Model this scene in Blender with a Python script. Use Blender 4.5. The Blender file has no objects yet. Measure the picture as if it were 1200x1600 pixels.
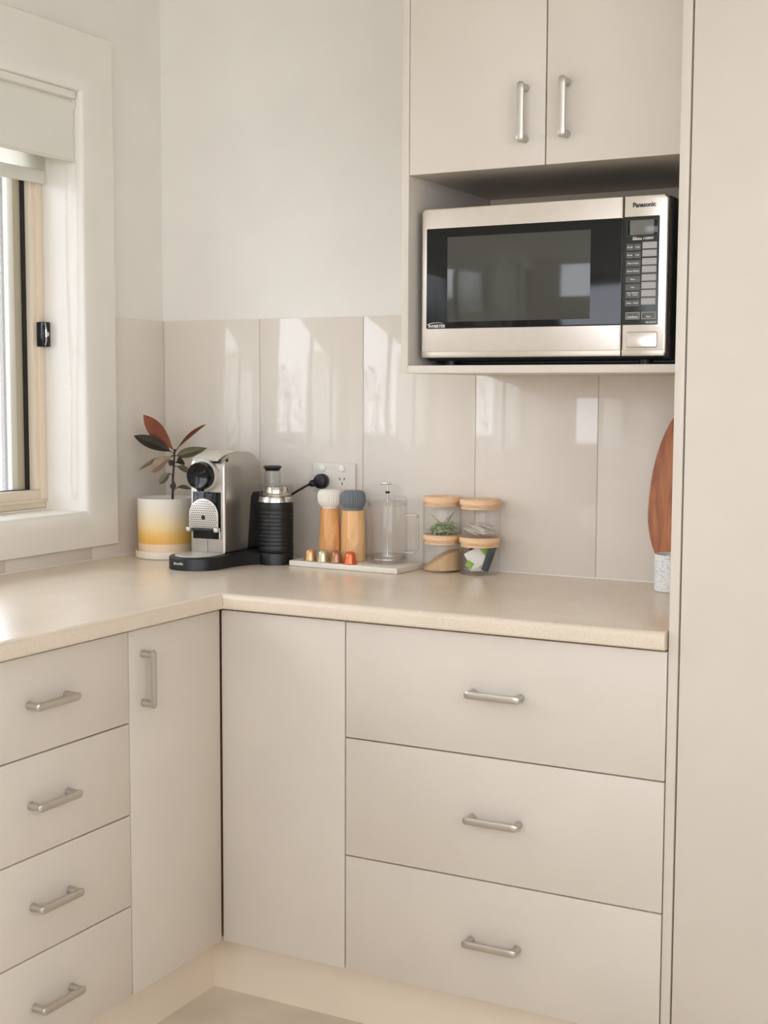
import bpy, bmesh, math, random
from mathutils import Vector, Matrix
random.seed(7)
PI = math.pi
S = bpy.context.scene
COL = S.collection

# ------------------------------------------------------------------ camera
def make_camera():
    yaw, pitch, roll = -0.4912, -0.0885, 0.0038
    f = Vector((math.sin(yaw)*math.cos(pitch), math.cos(yaw)*math.cos(pitch), math.sin(pitch)))
    r0 = Vector((math.cos(yaw), -math.sin(yaw), 0)); u0 = r0.cross(f)
    c, s = math.cos(roll), math.sin(roll)
    r = r0*c + u0*s; u = u0*c - r0*s
    cd = bpy.data.cameras.new('camera'); cd.sensor_fit = 'VERTICAL'; cd.sensor_height = 36.0
    cd.sensor_width = 27.0; cd.lens = 2129.8*36/1600; cd.clip_start = 0.02
    o = bpy.data.objects.new('camera', cd); COL.objects.link(o)
    o.matrix_world = Matrix(((r.x, u.x, -f.x, 2.2167), (r.y, u.y, -f.y, -2.9122), (r.z, u.z, -f.z, 1.3191), (0, 0, 0, 1)))
    S.camera = o
make_camera()

# ------------------------------------------------------------------ light and exposure
S.view_settings.view_transform = 'Standard'; S.view_settings.look = 'None'
S.view_settings.gamma = 1; S.view_settings.use_curve_mapping = False
S.view_settings.exposure = 0.05
S.cycles.use_denoising = True
S.cycles.max_bounces = 14; S.cycles.diffuse_bounces = 8; S.cycles.transparent_max_bounces = 24
S.cycles.caustics_reflective = False; S.cycles.caustics_refractive = False
W = bpy.data.worlds.new('overcast_sky'); S.world = W; W.use_nodes = True
nt = W.node_tree; bgn = nt.nodes['Background']
tc = nt.nodes.new('ShaderNodeTexCoord'); sp = nt.nodes.new('ShaderNodeSeparateXYZ'); rp = nt.nodes.new('ShaderNodeValToRGB')
nt.links.new(tc.outputs['Generated'], sp.inputs[0]); nt.links.new(sp.outputs['Z'], rp.inputs[0]); nt.links.new(rp.outputs[0], bgn.inputs[0])
rp.color_ramp.elements[0].position = 0.0; rp.color_ramp.elements[0].color = (0.875, 0.90, 1.0, 1)
rp.color_ramp.elements[1].position = 0.9; rp.color_ramp.elements[1].color = (0.76, 0.84, 1.0, 1)
bgn.inputs[1].default_value = 6.3

def portal(name, loc, rot, sx, sy):
    l = bpy.data.lights.new(name, 'AREA'); l.shape = 'RECTANGLE'; l.size = sx; l.size_y = sy
    l.cycles.is_portal = True
    o = bpy.data.objects.new(name, l); COL.objects.link(o); o.location = loc; o.rotation_euler = rot
portal('window_daylight', (-0.3, -1.31, 1.5), (0, -PI/2, 0), 1.1, 2.1)
portal('door_daylight', (-0.3, -3.10, 1.15), (0, -PI/2, 0), 2.2, .7)
portal('side_fill_daylight', (3.5, -3.1, 1.65), (0, PI/2, 0), 1.1, 2.4)  # guides sky light through the added right-hand window
portal('rear_fill_daylight', (1.9, -4.85, 1.7), (PI/2, 0, 0), 2.6, 1.4)  # guides sky light through the added rear window

# ------------------------------------------------------------------ materials
def lin(c):
    return tuple(((v/255)/12.92 if v/255 <= .04045 else ((v/255+.055)/1.055)**2.4) for v in c)
def mat(name, rgb, rough=.5, metal=0.0, spec=.5, bump=None, var=None, coat=0):
    """rgb is sRGB 0-255; bump=(scale, strength); var=(scale, amount, detail)"""
    m = bpy.data.materials.new(name); m.use_nodes = True; n = m.node_tree.nodes; L = m.node_tree.links
    b = n['Principled BSDF']; c = lin(rgb)
    b.inputs['Base Color'].default_value = (*c, 1); b.inputs['Roughness'].default_value = rough
    b.inputs['Metallic'].default_value = metal; b.inputs['Specular IOR Level'].default_value = spec
    b.inputs['Coat Weight'].default_value = coat
    t = n.new('ShaderNodeTexCoord')
    if var is None: var = (6, .02, 2)
    ns = n.new('ShaderNodeTexNoise'); ns.inputs['Scale'].default_value = var[0]; ns.inputs['Detail'].default_value = var[2]
    L.new(t.outputs['Object'], ns.inputs['Vector'])
    r = n.new('ShaderNodeValToRGB'); a = var[1]
    r.color_ramp.elements[0].position = .3; r.color_ramp.elements[1].position = .7
    r.color_ramp.elements[0].color = (*[v*(1-a) for v in c], 1); r.color_ramp.elements[1].color = (*[min(1, v*(1+a)) for v in c], 1)
    L.new(ns.outputs['Fac'], r.inputs[0]); L.new(r.outputs[0], b.inputs['Base Color'])
    if bump:
        nb = n.new('ShaderNodeTexNoise'); nb.inputs['Scale'].default_value = bump[0]; nb.inputs['Detail'].default_value = 3
        L.new(t.outputs['Object'], nb.inputs['Vector'])
        bp = n.new('ShaderNodeBump'); bp.inputs['Strength'].default_value = bump[1]; bp.inputs['Distance'].default_value = .01
        L.new(nb.outputs['Fac'], bp.inputs['Height']); L.new(bp.outputs[0], b.inputs['Normal'])
    return m
def glass(name, tint=(1, 1, 1), ior=1.45, rough=.01):
    """thin-walled clear glass: see-through, with mirror reflection that grows at grazing angles"""
    m = bpy.data.materials.new(name); m.use_nodes = True; n = m.node_tree.nodes; L = m.node_tree.links
    n.remove(n['Principled BSDF']); out = n['Material Output']
    tr = n.new('ShaderNodeBsdfTransparent'); tr.inputs[0].default_value = (*tint, 1)
    gl = n.new('ShaderNodeBsdfGlossy'); gl.inputs['Roughness'].default_value = rough
    # a thin wall has the same reflectance from either side, so the index is inverted on back faces
    ge = n.new('ShaderNodeNewGeometry'); mr = n.new('ShaderNodeMapRange'); mr.inputs[3].default_value = ior; mr.inputs[4].default_value = 1/ior
    L.new(ge.outputs['Backfacing'], mr.inputs[0])
    lw = n.new('ShaderNodeFresnel'); L.new(mr.outputs[0], lw.inputs[0])
    mx = n.new('ShaderNodeMixShader'); L.new(lw.outputs[0], mx.inputs[0]); L.new(tr.outputs[0], mx.inputs[1]); L.new(gl.outputs[0], mx.inputs[2])
    L.new(mx.outputs[0], out.inputs[0]); return m
def wood(name, dark, light, scale=(30, 30, 2.2), rough=.5, rot=(0, 0, 0)):
    m = bpy.data.materials.new(name); m.use_nodes = True; n = m.node_tree.nodes; L = m.node_tree.links
    b = n['Principled BSDF']; b.inputs['Roughness'].default_value = rough
    t = n.new('ShaderNodeTexCoord'); mp = n.new('ShaderNodeMapping'); mp.inputs['Scale'].default_value = scale; mp.inputs['Rotation'].default_value = rot
    ns = n.new('ShaderNodeTexNoise'); ns.inputs['Scale'].default_value = 1.6; ns.inputs['Detail'].default_value = 5; ns.inputs['Distortion'].default_value = 1.2
    r = n.new('ShaderNodeValToRGB'); r.color_ramp.elements[0].position = .33; r.color_ramp.elements[1].position = .68
    r.color_ramp.elements[0].color = (*lin(dark), 1); r.color_ramp.elements[1].color = (*lin(light), 1)
    L.new(t.outputs['Object'], mp.inputs[0]); L.new(mp.outputs[0], ns.inputs['Vector']); L.new(ns.outputs['Fac'], r.inputs[0]); L.new(r.outputs[0], b.inputs['Base Color'])
    return m
def speckle(name, base, spots, rough, stops):
    """voronoi-cell flecks over a plain colour"""
    m = mat(name, base, rough, var=(9, .03, 3)); n = m.node_tree.nodes; L = m.node_tree.links; b = n['Principled BSDF']
    prev = b.inputs['Base Color'].links[0].from_socket; t = [x for x in n if x.type == 'TEX_COORD'][0]
    for (scale, thr), rgb in zip(stops, spots):
        v = n.new('ShaderNodeTexVoronoi'); v.inputs['Scale'].default_value = scale
        L.new(t.outputs['Object'], v.inputs['Vector'])
        cr = n.new('ShaderNodeMath'); cr.operation = 'LESS_THAN'; cr.inputs[1].default_value = thr
        L.new(v.outputs['Distance'], cr.inputs[0])
        mx = n.new('ShaderNodeMixRGB'); L.new(cr.outputs[0], mx.inputs[0]); L.new(prev, mx.inputs[1]); mx.inputs[2].default_value = (*lin(rgb), 1)
        prev = mx.outputs[0]
    L.new(prev, b.inputs['Base Color']); return m

M = {}
M['wall'] = mat('wall_paint', (230, 227, 219), .55, bump=(60, .04))
M['trim'] = mat('gloss_trim_paint', (231, 227, 218), .3, bump=(20, .03))
M['ceil'] = mat('ceiling_paint', (240, 238, 232), .7)
M['tile'] = mat('glazed_tile', (220, 213, 202), .06, bump=(5, .035), var=(3, .01, 1))
M['grout'] = mat('tile_grout', (206, 198, 184), .8)
M['cab'] = mat('cabinet_laminate', (210, 201, 188), .42, bump=(140, .03))
M['cabi'] = mat('cabinet_carcass_board', (214, 198, 174), .5)
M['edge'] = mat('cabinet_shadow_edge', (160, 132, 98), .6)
M['kick'] = mat('kickboard_laminate', (232, 219, 198), .45)
M['counter'] = speckle('laminate_worktop', (221, 207, 187), [(208, 192, 168), (232, 221, 204), (200, 183, 158)], .24, [(210, .22), (260, .2), (420, .2)])
M['floor'] = mat('vinyl_floor', (224, 213, 195), .5, var=(5, .1, 6), bump=(30, .05))
M['nickel'] = mat('brushed_nickel', (202, 197, 188), .38, 1.0, bump=(200, .03))
M['steel'] = mat('brushed_steel', (222, 214, 204), .3, 1.0, var=(40, .02, 2))
M['chrome'] = mat('chrome', (225, 222, 216), .12, 1.0)
M['silver'] = mat('satin_silver_plastic', (184, 178, 168), .34, .85)
M['lightsilver'] = mat('pale_silver', (214, 210, 200), .35, .35)
M['black'] = mat('black_plastic', (13, 14, 16), .42)
M['bgloss'] = mat('black_gloss', (7, 9, 11), .08, spec=.38)
M['mwwin'] = mat('microwave_screen_glass', (66, 66, 60), .07)
M['panel'] = mat('microwave_panel', (30, 34, 33), .3)
M['key'] = mat('microwave_key', (92, 92, 86), .4)
M['keypad'] = mat('microwave_number_key', (176, 176, 170), .4)
M['display'] = mat('microwave_display', (112, 112, 106), .2)
M['ink'] = mat('black_print', (25, 25, 26), .6)
M['wink'] = mat('white_print', (225, 225, 220), .6)
M['white'] = mat('white_plastic', (235, 232, 225), .3)
M['outlet'] = mat('off_white_outlet', (214, 208, 197), .35)
M['cord'] = mat('blind_chain_plastic', (236, 234, 228), .4)
M['alu'] = mat('cream_powdercoat', (226, 212, 190), .4, var=(1, .001, 1))
M['alu2'] = mat('olive_grey_sash', (176, 168, 146), .4)
M['seal'] = mat('rubber_seal', (28, 26, 22), .6)
M['blind'] = mat('blockout_blind_fabric', (226, 224, 214), .8, bump=(400, .05))
M['glass'] = glass('window_pane_glass')
M['jar'] = glass('clear_jar_glass', (.997, .997, .994), 1.27)
M['tube'] = glass('clear_plastic', (.97, .97, .96), 1.4)
M['ceram'] = mat('matte_ceramic', (232, 222, 206), .6)
M['oak'] = wood('oak_turned', (205, 140, 82), (236, 182, 122), (38, 38, 5))
M['oak2'] = wood('pale_oak_turned', (216, 158, 98), (243, 200, 146), (38, 38, 5))
M['bamboo'] = wood('bamboo_lid_wood', (222, 178, 134), (240, 205, 165), (12, 12, 120))
M['acacia'] = wood('reddish_board_wood', (140, 82, 50), (196, 128, 84), (26, 10, 4), .45, (0, math.radians(22), 0))
M['marble'] = mat('pale_marble', (226, 220, 208), .3, var=(14, .1, 5))
M['mwhite'] = mat('white_silicone', (232, 228, 216), .6)
M['mgrey'] = mat('slate_grey_silicone', (112, 118, 122), .6)
M['terrazzo'] = speckle('speckled_ceramic', (228, 230, 226), [(150, 158, 158), (176, 160, 140), (196, 204, 204)], .5, [(190, .24), (150, .16), (260, .24)])
M['stem'] = mat('plant_stem', (62, 40, 30), .6)
M['soil'] = mat('potting_soil', (52, 40, 30), .95, bump=(90, .6))
M['rust'] = mat('rust_leaf', (128, 70, 48), .38, var=(30, .22, 3))
M['darkleaf'] = mat('dark_leaf', (56, 52, 44), .35, var=(30, .25, 3))
M['oliveleaf'] = mat('olive_leaf', (112, 108, 84), .4, var=(30, .2, 3))
M['pinkleaf'] = mat('pale_pink_leaf', (176, 154, 132), .45, var=(40, .2, 3))
M['sugar'] = mat('brown_sugar', (222, 188, 144), .95, bump=(900, .5), var=(500, .12, 2))
M['herb'] = mat('dried_green_leaf', (178, 190, 144), .7, var=(80, .25, 3))
M['herb2'] = mat('dried_grey_green_leaf', (156, 162, 140), .7, var=(80, .2, 3))
M['sachet'] = mat('silver_sachet', (232, 227, 216), .4, .0)
M['paper'] = mat('white_paper', (226, 224, 216), .7)
M['green'] = mat('lime_green_card', (126, 172, 44), .5)
M['navy'] = mat('charcoal_card', (44, 50, 54), .5)
for k, c in (('cap_gold', (204, 164, 116)), ('cap_cream', (200, 190, 160)), ('cap_brown', (164, 118, 88)), ('cap_orange', (226, 112, 70))):
    M[k] = mat(k + '_foil', c, .3, .55)
M['render'] = mat('outside_rendered_wall', (184, 182, 178), .9, bump=(120, .5), var=(160, .06, 4))
M['ground'] = mat('outside_paving', (170, 164, 152), .9)
M['bush'] = mat('outside_foliage', (78, 96, 56), .7, var=(20, .3, 3))
def solid_glass():
    m = bpy.data.materials.new('solid_clear_glass'); m.use_nodes = True; b = m.node_tree.nodes['Principled BSDF']
    b.inputs['Transmission Weight'].default_value = 1; b.inputs['Roughness'].default_value = .03; b.inputs['IOR'].default_value = 1.42; b.inputs['Base Color'].default_value = (1, .995, .98, 1); return m
M['sglass'] = solid_glass()
def ombre():
    m = mat('ombre_glaze', (235, 225, 205), .55); n = m.node_tree.nodes; L = m.node_tree.links
    t = [x for x in n if x.type == 'TEX_COORD'][0]; s = n.new('ShaderNodeSeparateXYZ'); L.new(t.outputs['Object'], s.inputs[0])
    mr = n.new('ShaderNodeMapRange'); mr.inputs[1].default_value = .0; mr.inputs[2].default_value = .15; L.new(s.outputs['Z'], mr.inputs[0])
    r = n.new('ShaderNodeValToRGB'); e = r.color_ramp.elements
    e[0].position = .0; e[0].color = (*lin((240, 214, 184)), 1); e[1].position = 1; e[1].color = (*lin((226, 220, 208)), 1)
    for p, c in ((.235, (240, 212, 180)), (.265, (232, 178, 84)), (.40, (236, 190, 104)), (.56, (236, 212, 158)), (.8, (228, 218, 196))):
        x = e.new(p); x.color = (*lin(c), 1)
    L.new(mr.outputs[0], r.inputs[0]); L.new(r.outputs[0], n['Principled BSDF'].inputs['Base Color']); return m
M['ombre'] = ombre()
def fabric_translucent():
    m = mat('sheer_blind_fabric', (240, 238, 230), .9); n = m.node_tree.nodes; L = m.node_tree.links
    tl = n.new('ShaderNodeBsdfTranslucent'); tl.inputs[0].default_value = (*lin((238, 236, 228)), 1); mx = n.new('ShaderNodeMixShader'); mx.inputs[0].default_value = .75
    L.new(n['Principled BSDF'].outputs[0], mx.inputs[1]); L.new(tl.outputs[0], mx.inputs[2]); L.new(mx.outputs[0], n['Material Output'].inputs[0]); return m
M['sheer'] = fabric_translucent()

# ------------------------------------------------------------------ mesh helpers
def bm_new(): return bmesh.new()
def box(bm, x0, x1, y0, y1, z0, z1, bev=0.0, seg=2):
    t = bmesh.new(); vs = [t.verts.new((x, y, z)) for x in (x0, x1) for y in (y0, y1) for z in (z0, z1)]
    for f in ((0, 1, 3, 2), (4, 6, 7, 5), (0, 4, 5, 1), (2, 3, 7, 6), (0, 2, 6, 4), (1, 5, 7, 3)): t.faces.new([vs[i] for i in f])
    if bev: bmesh.ops.bevel(t, geom=t.edges[:], offset=bev, segments=seg, affect='EDGES', profile=.5)
    merge(bm, t)
def merge(bm, t, mtx=None):
    bmesh.ops.recalc_face_normals(t, faces=t.faces[:])
    if mtx is not None: t.transform(mtx)
    me = bpy.data.meshes.new('tmp'); t.to_mesh(me); t.free(); bm.from_mesh(me); bpy.data.meshes.remove(me)
def lathe(bm, prof, n=48, c=(0, 0, 0), closed=False, axis='z', mod=None):
    t = bmesh.new(); rings = []
    for (r, z) in prof:
        if r < 1e-6: rings.append([t.verts.new((0, 0, z))])
        else: rings.append([t.verts.new(((r*(mod(a, r, z) if mod else 1))*math.cos(a), (r*(mod(a, r, z) if mod else 1))*math.sin(a), z)) for a in [2*PI*i/n for i in range(n)]])
    prs = list(zip(rings, rings[1:])) + ([(rings[-1], rings[0])] if closed else [])
    for A, B in prs:
        for i in range(n):
            j = (i+1) % n
            if len(A) == 1 and len(B) == 1: continue
            if len(A) == 1: t.faces.new((A[0], B[i], B[j]))
            elif len(B) == 1: t.faces.new((A[i], B[0], A[j]))
            else: t.faces.new((A[i], B[i], B[j], A[j]))
    m = Matrix.Translation(Vector(c))
    if axis == 'y': m = m @ Matrix.Rotation(PI/2, 4, 'X')      # lathe axis +z -> -y
    if axis == 'x': m = m @ Matrix.Rotation(PI/2, 4, 'Y')
    merge(bm, t, m)
def prism(bm, pts, z0, z1, bev=0.0, mtx=None, seg=2, both=True):
    """polygon in xy extruded in z; bevels the rim edges"""
    t = bmesh.new(); a = [t.verts.new((x, y, z0)) for x, y in pts]; b = [t.verts.new((x, y, z1)) for x, y in pts]
    t.faces.new(a); t.faces.new(b); n = len(pts)
    for i in range(n): t.faces.new((a[i], a[(i+1) % n], b[(i+1) % n], b[i]))
    bmesh.ops.recalc_face_normals(t, faces=t.faces[:])
    if bev:
        es = [e for e in t.edges if abs(e.verts[0].co.z-e.verts[1].co.z) < 1e-7 and (both or e.verts[0].co.z > (z0+z1)/2)]
        bmesh.ops.bevel(t, geom=es, offset=bev, segments=seg, affect='EDGES', profile=.5)
    merge(bm, t, mtx)
def tube(bm, pts, r, n=10, caps=True):
    pts = [Vector(p) for p in pts]; t = bmesh.new(); rings = []
    rr = r if isinstance(r, (list, tuple)) else [r]*len(pts)
    up = Vector((0, 0, 1)); d0 = (pts[1]-pts[0]).normalized()
    nrm = d0.cross(up); nrm = nrm.normalized() if nrm.length > 1e-3 else Vector((1, 0, 0))
    for i, p in enumerate(pts):
        d = (pts[min(i+1, len(pts)-1)]-pts[max(i-1, 0)]).normalized()
        nrm = (nrm-d*nrm.dot(d)).normalized(); bn = d.cross(nrm)
        rings.append([t.verts.new(p+(nrm*math.cos(2*PI*k/n)+bn*math.sin(2*PI*k/n))*rr[i]) for k in range(n)])
    for A, B in zip(rings, rings[1:]):
        for k in range(n): t.faces.new((A[k], A[(k+1) % n], B[(k+1) % n], B[k]))
    if caps: t.faces.new(rings[0]); t.faces.new(rings[-1])
    merge(bm, t)
def smooth_path(pts, k=6):
    P = [Vector(p) for p in pts]; P = [P[0]*2-P[1]]+P+[P[-1]*2-P[-2]]; out = []
    for i in range(1, len(P)-2):
        for j in range(k):
            u = j/k; a, b, c, d = P[i-1], P[i], P[i+1], P[i+2]
            out.append(.5*((2*b)+(c-a)*u+(2*a-5*b+4*c-d)*u*u+(3*b-a-3*c+d)*u**3))
    out.append(P[-2]); return out
def obj(name, bm, m, parent=None, loc=None, smooth=True):
    me = bpy.data.meshes.new(name); bm.to_mesh(me); bm.free()
    me.materials.append(M[m] if isinstance(m, str) else m)
    if smooth:
        me.polygons.foreach_set('use_smooth', [True]*len(me.polygons)); me.set_sharp_from_angle(angle=math.radians(38))
    o = bpy.data.objects.new(name, me); COL.objects.link(o)
    if parent: o.parent = parent
    if loc: o.location = loc
    return o
def thing(name, label, cat, loc=(0, 0, 0), rotz=0, group=None):
    o = bpy.data.objects.new(name, None); COL.objects.link(o); o.location = loc; o.rotation_euler = (0, 0, rotz)
    o.empty_display_size = .05; return tag(o, label, cat, group)
def tag(o, label, cat, group=None):
    o['label'] = label; o['category'] = cat
    if group: o['group'] = group
    return o
def struct(name, bm, m, parent=None):
    o = obj(name, bm, m, parent)
    if not parent: o['kind'] = 'structure'
    return o
def dup(src, parent=None, **kw):
    c = src.copy(); COL.objects.link(c); c.parent = parent
    for ch in list(src.children): dup(ch, c)
    return c
def text(name, s, size, mtx, m, parent, align='CENTER', bold=0.0, xscale=1.0, shear=0.0, depth=.0002):
    cu = bpy.data.curves.new('t', 'FONT'); cu.body = s; cu.size = size; cu.align_x = align; cu.align_y = 'CENTER'
    cu.extrude = depth; cu.offset = bold; cu.shear = shear; cu.resolution_u = 3
    t = bpy.data.objects.new('t', cu); me = bpy.data.meshes.new_from_object(t)
    me.transform(mtx @ Matrix.Diagonal((xscale, 1, 1, 1)))
    me.materials.append(M[m]); me.name = name
    bpy.data.objects.remove(t); bpy.data.curves.remove(cu)
    o = bpy.data.objects.new(name, me); COL.objects.link(o); o.parent = parent; return o
FACE_Y = Matrix.Rotation(PI/2, 4, 'X')       # xy-plane drawing -> facing -y (x stays x, y becomes z)

# ------------------------------------------------------------------ room shell
XR, YB, ZC = 3.25, -4.6, 2.5
b = bm_new(); box(b, -.25, XR+.2, YB-.2, .3, -.06, 0); struct('floor', b, 'floor')
b = bm_new(); box(b, -.25, XR+.2, YB-.2, .3, ZC, ZC+.08); struct('ceiling', b, 'ceil')
b = bm_new(); box(b, -.25, XR+.2, .008, .2, 0, ZC); wall_back = struct('wall_back', b, 'wall')
b = bm_new()
WY0, WY1, WZ0, WZ1 = -2.30, -.327, 1.024, 2.027        # kitchen window opening
DY0, DY1, DZ1 = -3.45, -2.75, 2.2                       # glazed side door opening (beyond the picture)
for (y0, y1, z0, z1) in ((WY1+.006, .2, 0, ZC), (WY0-.006, WY1+.006, 0, WZ0-.006), (WY0-.006, WY1+.006, WZ1+.006, ZC), (DY1, WY0-.006, 0, ZC), (DY0, DY1, DZ1, ZC), (-3.65, DY0, 0, ZC), (-4.45, -3.65, 2.1, ZC), (YB, -4.45, 0, ZC)):
    box(b, -.25, -.008, y0, y1, z0, z1)
wall_left = struct('wall_left', b, 'wall')
b = bm_new(); box(b, -1.9, -1.8, -4.6, -3.5, 0, 2.4); box(b, -1.8, -.25, -3.6, -3.55, 0, 2.4); box(b, -1.8, -.25, -4.55, -4.5, 0, 2.4); box(b, -1.9, -.25, -4.6, -3.5, 2.4, 2.5); box(b, -1.9, -.25, -4.6, -3.5, -.06, 0)
struct('wall_dark_recess', b, 'wall')  # unseen recess added so the microwave door reflects something dark
b = bm_new()
for (y0, y1, z0, z1) in ((YB, -4.3, 0, ZC), (-1.9, .2, 0, ZC), (-4.3, -1.9, 0, 1.1), (-4.3, -1.9, 2.2, ZC)): box(b, XR, XR+.2, y0, y1, z0, z1)
struct('wall_right', b, 'wall')
b = bm_new()
for (y0, y1, z0, z1) in ((-4.3, -4.25, 1.1, 2.2), (-1.95, -1.9, 1.1, 2.2), (-3.13, -3.07, 1.1, 2.2), (-4.25, -1.95, 1.1, 1.15), (-4.25, -1.95, 2.15, 2.2)): box(b, XR+.08, XR+.13, y0, y1, z0, z1, .003)
w2 = struct('window_fill_right', b, 'trim'); b = bm_new(); box(b, XR+.103, XR+.107, -4.25, -1.95, 1.15, 2.15); obj('window_pane', b, 'glass', w2)  # window added in the right wall for fill light, out of view
b = bm_new()
RX0, RX1, RZ1, RZ0 = .6, 3.2, 2.40, 1.0
for (x0, x1, z0, z1) in ((-.25, RX0, 0, ZC), (RX1, XR+.2, 0, ZC), (RX0, RX1, RZ1, ZC), (RX0, RX1, 0, RZ0)): box(b, x0, x1, YB-.2, YB, z0, z1)
struct('wall_rear', b, 'wall')

# splashback tiles, each a part of its wall; grout bed behind
b = bm_new(); box(b, -.004, 1.538, .0025, .0075, .902, 1.4985); g = obj('grout_bed', b, 'grout', wall_back)
t0 = None; G = .0010
xs = [-.002, .3, .6, .9, 1.2, 1.54]
for i in range(5):
    b = bm_new(); box(b, xs[i]+(G if i else .001), xs[i+1]-G, 0, .0078, .901, 1.499, .0012, 2); obj('tile', b, 'tile', wall_back)
b = bm_new(); box(b, -.0075, -.0025, -2.2, -.001, .902, .932); box(b, -.0075, -.0025, -.224, -.001, .902, 1.4985); obj('grout_bed', b, 'grout', wall_left)
RY = Matrix(((0, 0, 1, 0), (1, 0, 0, 0), (0, 1, 0, 0), (0, 0, 0, 1)))   # drawing (y,z) extruded along x
b = bm_new(); prism(b, [(-.0005, .901), (-.0005, 1.499), (-.226, 1.499), (-.226, .944), (-.299, .944), (-.299, .901)], -.0078, 0, .001, RY); obj('tile', b, 'tile', wall_left)
y = -.3
while y > -2.2:
    b = bm_new(); box(b, -.0078, 0, max(y-.3, -2.218)+G, y-G, .901, .944, .001); obj('tile', b, 'tile', wall_left); y -= .3

# ------------------------------------------------------------------ kitchen window
b = bm_new()
def ring(y0, y1, z0, z1, x): return [(x, y0, z0), (x, y1, z0), (x, y1, z1), (x, y0, z1)]
def sweep_frame(bm, steps):
    t = bmesh.new(); R = [[t.verts.new(p) for p in ring(*s)] for s in steps]
    for A, B in zip(R, R[1:]):
        for i in range(4): t.faces.new((A[i], A[(i+1) % 4], B[(i+1) % 4], B[i]))
    merge(bm, t)
def grow(d, x): return (WY0-d, WY1+d, WZ0-d, WZ1+d, x)
# rounded timber casing: outer edge, proud face, rounded inner edge turning into the reveal lining
TOPX = .03
def cas(d, x): 
    y0, y1, z0, z1, xx = grow(d, x)
    return (y0, y1, z0+(.019 if d > .09 else 0), z1+(TOPX if d > .09 else 0), xx)
sweep_frame(b, [cas(.110, -.008), cas(.110, .014), cas(.107, .018), cas(.045, .020), cas(.03, .0195), cas(.018, .0175), cas(.008, .013), cas(.002, .008), cas(.0, .002), cas(.0, -.12)])
window = struct('window_1', b, 'trim')
b = bm_new(); box(b, -.25, -.12, WY0, WY1, WZ0-.001, WZ0+.004); box(b, -.25, -.12, WY0, WY1, WZ1-.004, WZ1); obj('outer_reveal', b, 'trim', window)
# aluminium frame: perimeter, sashes, seals and panes
fx0, fx1 = -.165, -.12
b = bm_new()
iz0, iz1 = 1.073, 1.985; iy1 = WY1-.037; iy0 = WY0+.037
box(b, fx0, fx1, WY0, WY1, WZ0+.001, iz0, .002); box(b, fx0, fx1, WY0, WY1, iz1, WZ1-.001, .002)
box(b, fx0, fx1, iy1, WY1-.0005, iz0, iz1, .002); box(b, fx0, fx1, WY0+.0005, iy0, iz0, iz1, .002)
box(b, fx1-.002, fx1+.006, WY1-.022, WY1-.0006, WZ0+.022, iz1, .0015); box(b, fx1-.002, fx1+.006, WY0, WY1-.0006, WZ0+.018, WZ0+.026, .0015)
obj('window_frame', b, 'alu', window)
panes = [(-.364, -.98), (-.98, -1.64), (-1.64, -2.26)]
for i, (ya, yb) in enumerate(panes):
    x0 = -.150 if i % 2 == 0 else -.160
    b = bm_new(); box(b, x0-.012, x0+.008, ya-.037, ya-.012, iz0, iz1, .0015); box(b, x0-.012, x0+.008, yb-.001, yb+.036, iz0, iz1, .0015)
    box(b, x0-.012, x0+.008, yb, ya-.012, iz1-.03, iz1, .0015); obj('sash', b, 'alu2', window)
    b = bm_new(); box(b, x0-.010, x0+.012, ya-.0125, ya-.0005, iz0, iz1); box(b, x0-.012, x0+.010, yb, ya-.0005, iz0, iz0+.002); obj('seal', b, 'seal', window)
    b = bm_new(); box(b, x0-.004, x0, yb+.03, ya-.03, iz0+.001, iz1-.02); obj('window_pane', b, 'glass', window)
# lock
lk = obj('window_lock', (lambda bb: (box(bb, -.1195, -.094, -.352, -.329, 1.4235, 1.4845, .003), bb)[1])(bm_new()), 'bgloss', window)
b = bm_new(); lathe(b, [(0, .0), (.0055, .0), (.0055, .0015), (.004, .0022), (0, .0022)], 24, (-.0945, -.3405, 1.4545), axis='x'); obj('keyhole', b, 'chrome', lk)
b = bm_new()
for k in range(4): tube(b, [(-.0938, -.3515+.0012*k, 1.426), (-.0937, -.3475+.0014*k, 1.438), (-.0938, -.3475+.0012*k, 1.47), (-.0938, -.3505+.0012*k, 1.483)], .0003, 4)
obj('embossed_line', b, 'chrome', lk)

# glazed side door (off picture, seen only as reflections); rear window added for fill
b = bm_new()
for (y0, y1, z0, z1) in ((DY0, DY0+.06, 0, DZ1), (DY1-.06, DY1, 0, DZ1), (DY0, DY1, DZ1-.06, DZ1), (DY0, DY1, 0, .06), ((DY0+DY1)/2-.03, (DY0+DY1)/2+.03, 0, DZ1)):
    box(b, -.16, -.10, y0, y1, z0, z1, .003)
d1 = struct('door_1', b, 'trim'); b = bm_new(); box(b, -.132, -.128, DY0+.06, DY1-.06, .06, DZ1-.06); obj('door_pane', b, 'glass', d1)
b = bm_new()
for (x0, x1, z0, z1) in ((RX0, RX0+.06, RZ0, RZ1), (RX1-.06, RX1, RZ0, RZ1), (RX0, RX1, RZ1-.06, RZ1), (RX0, RX1, RZ0, RZ0+.05), (1.87, 1.95, RZ0, RZ1)):
    box(b, x0, x1, YB-.12, YB-.06, z0, z1, .003)
d2 = struct('window_fill_rear', b, 'trim'); b = bm_new(); box(b, RX0+.06, RX1-.06, YB-.092, YB-.088, RZ0+.05, RZ1-.06); obj('window_pane', b, 'glass', d2)

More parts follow.
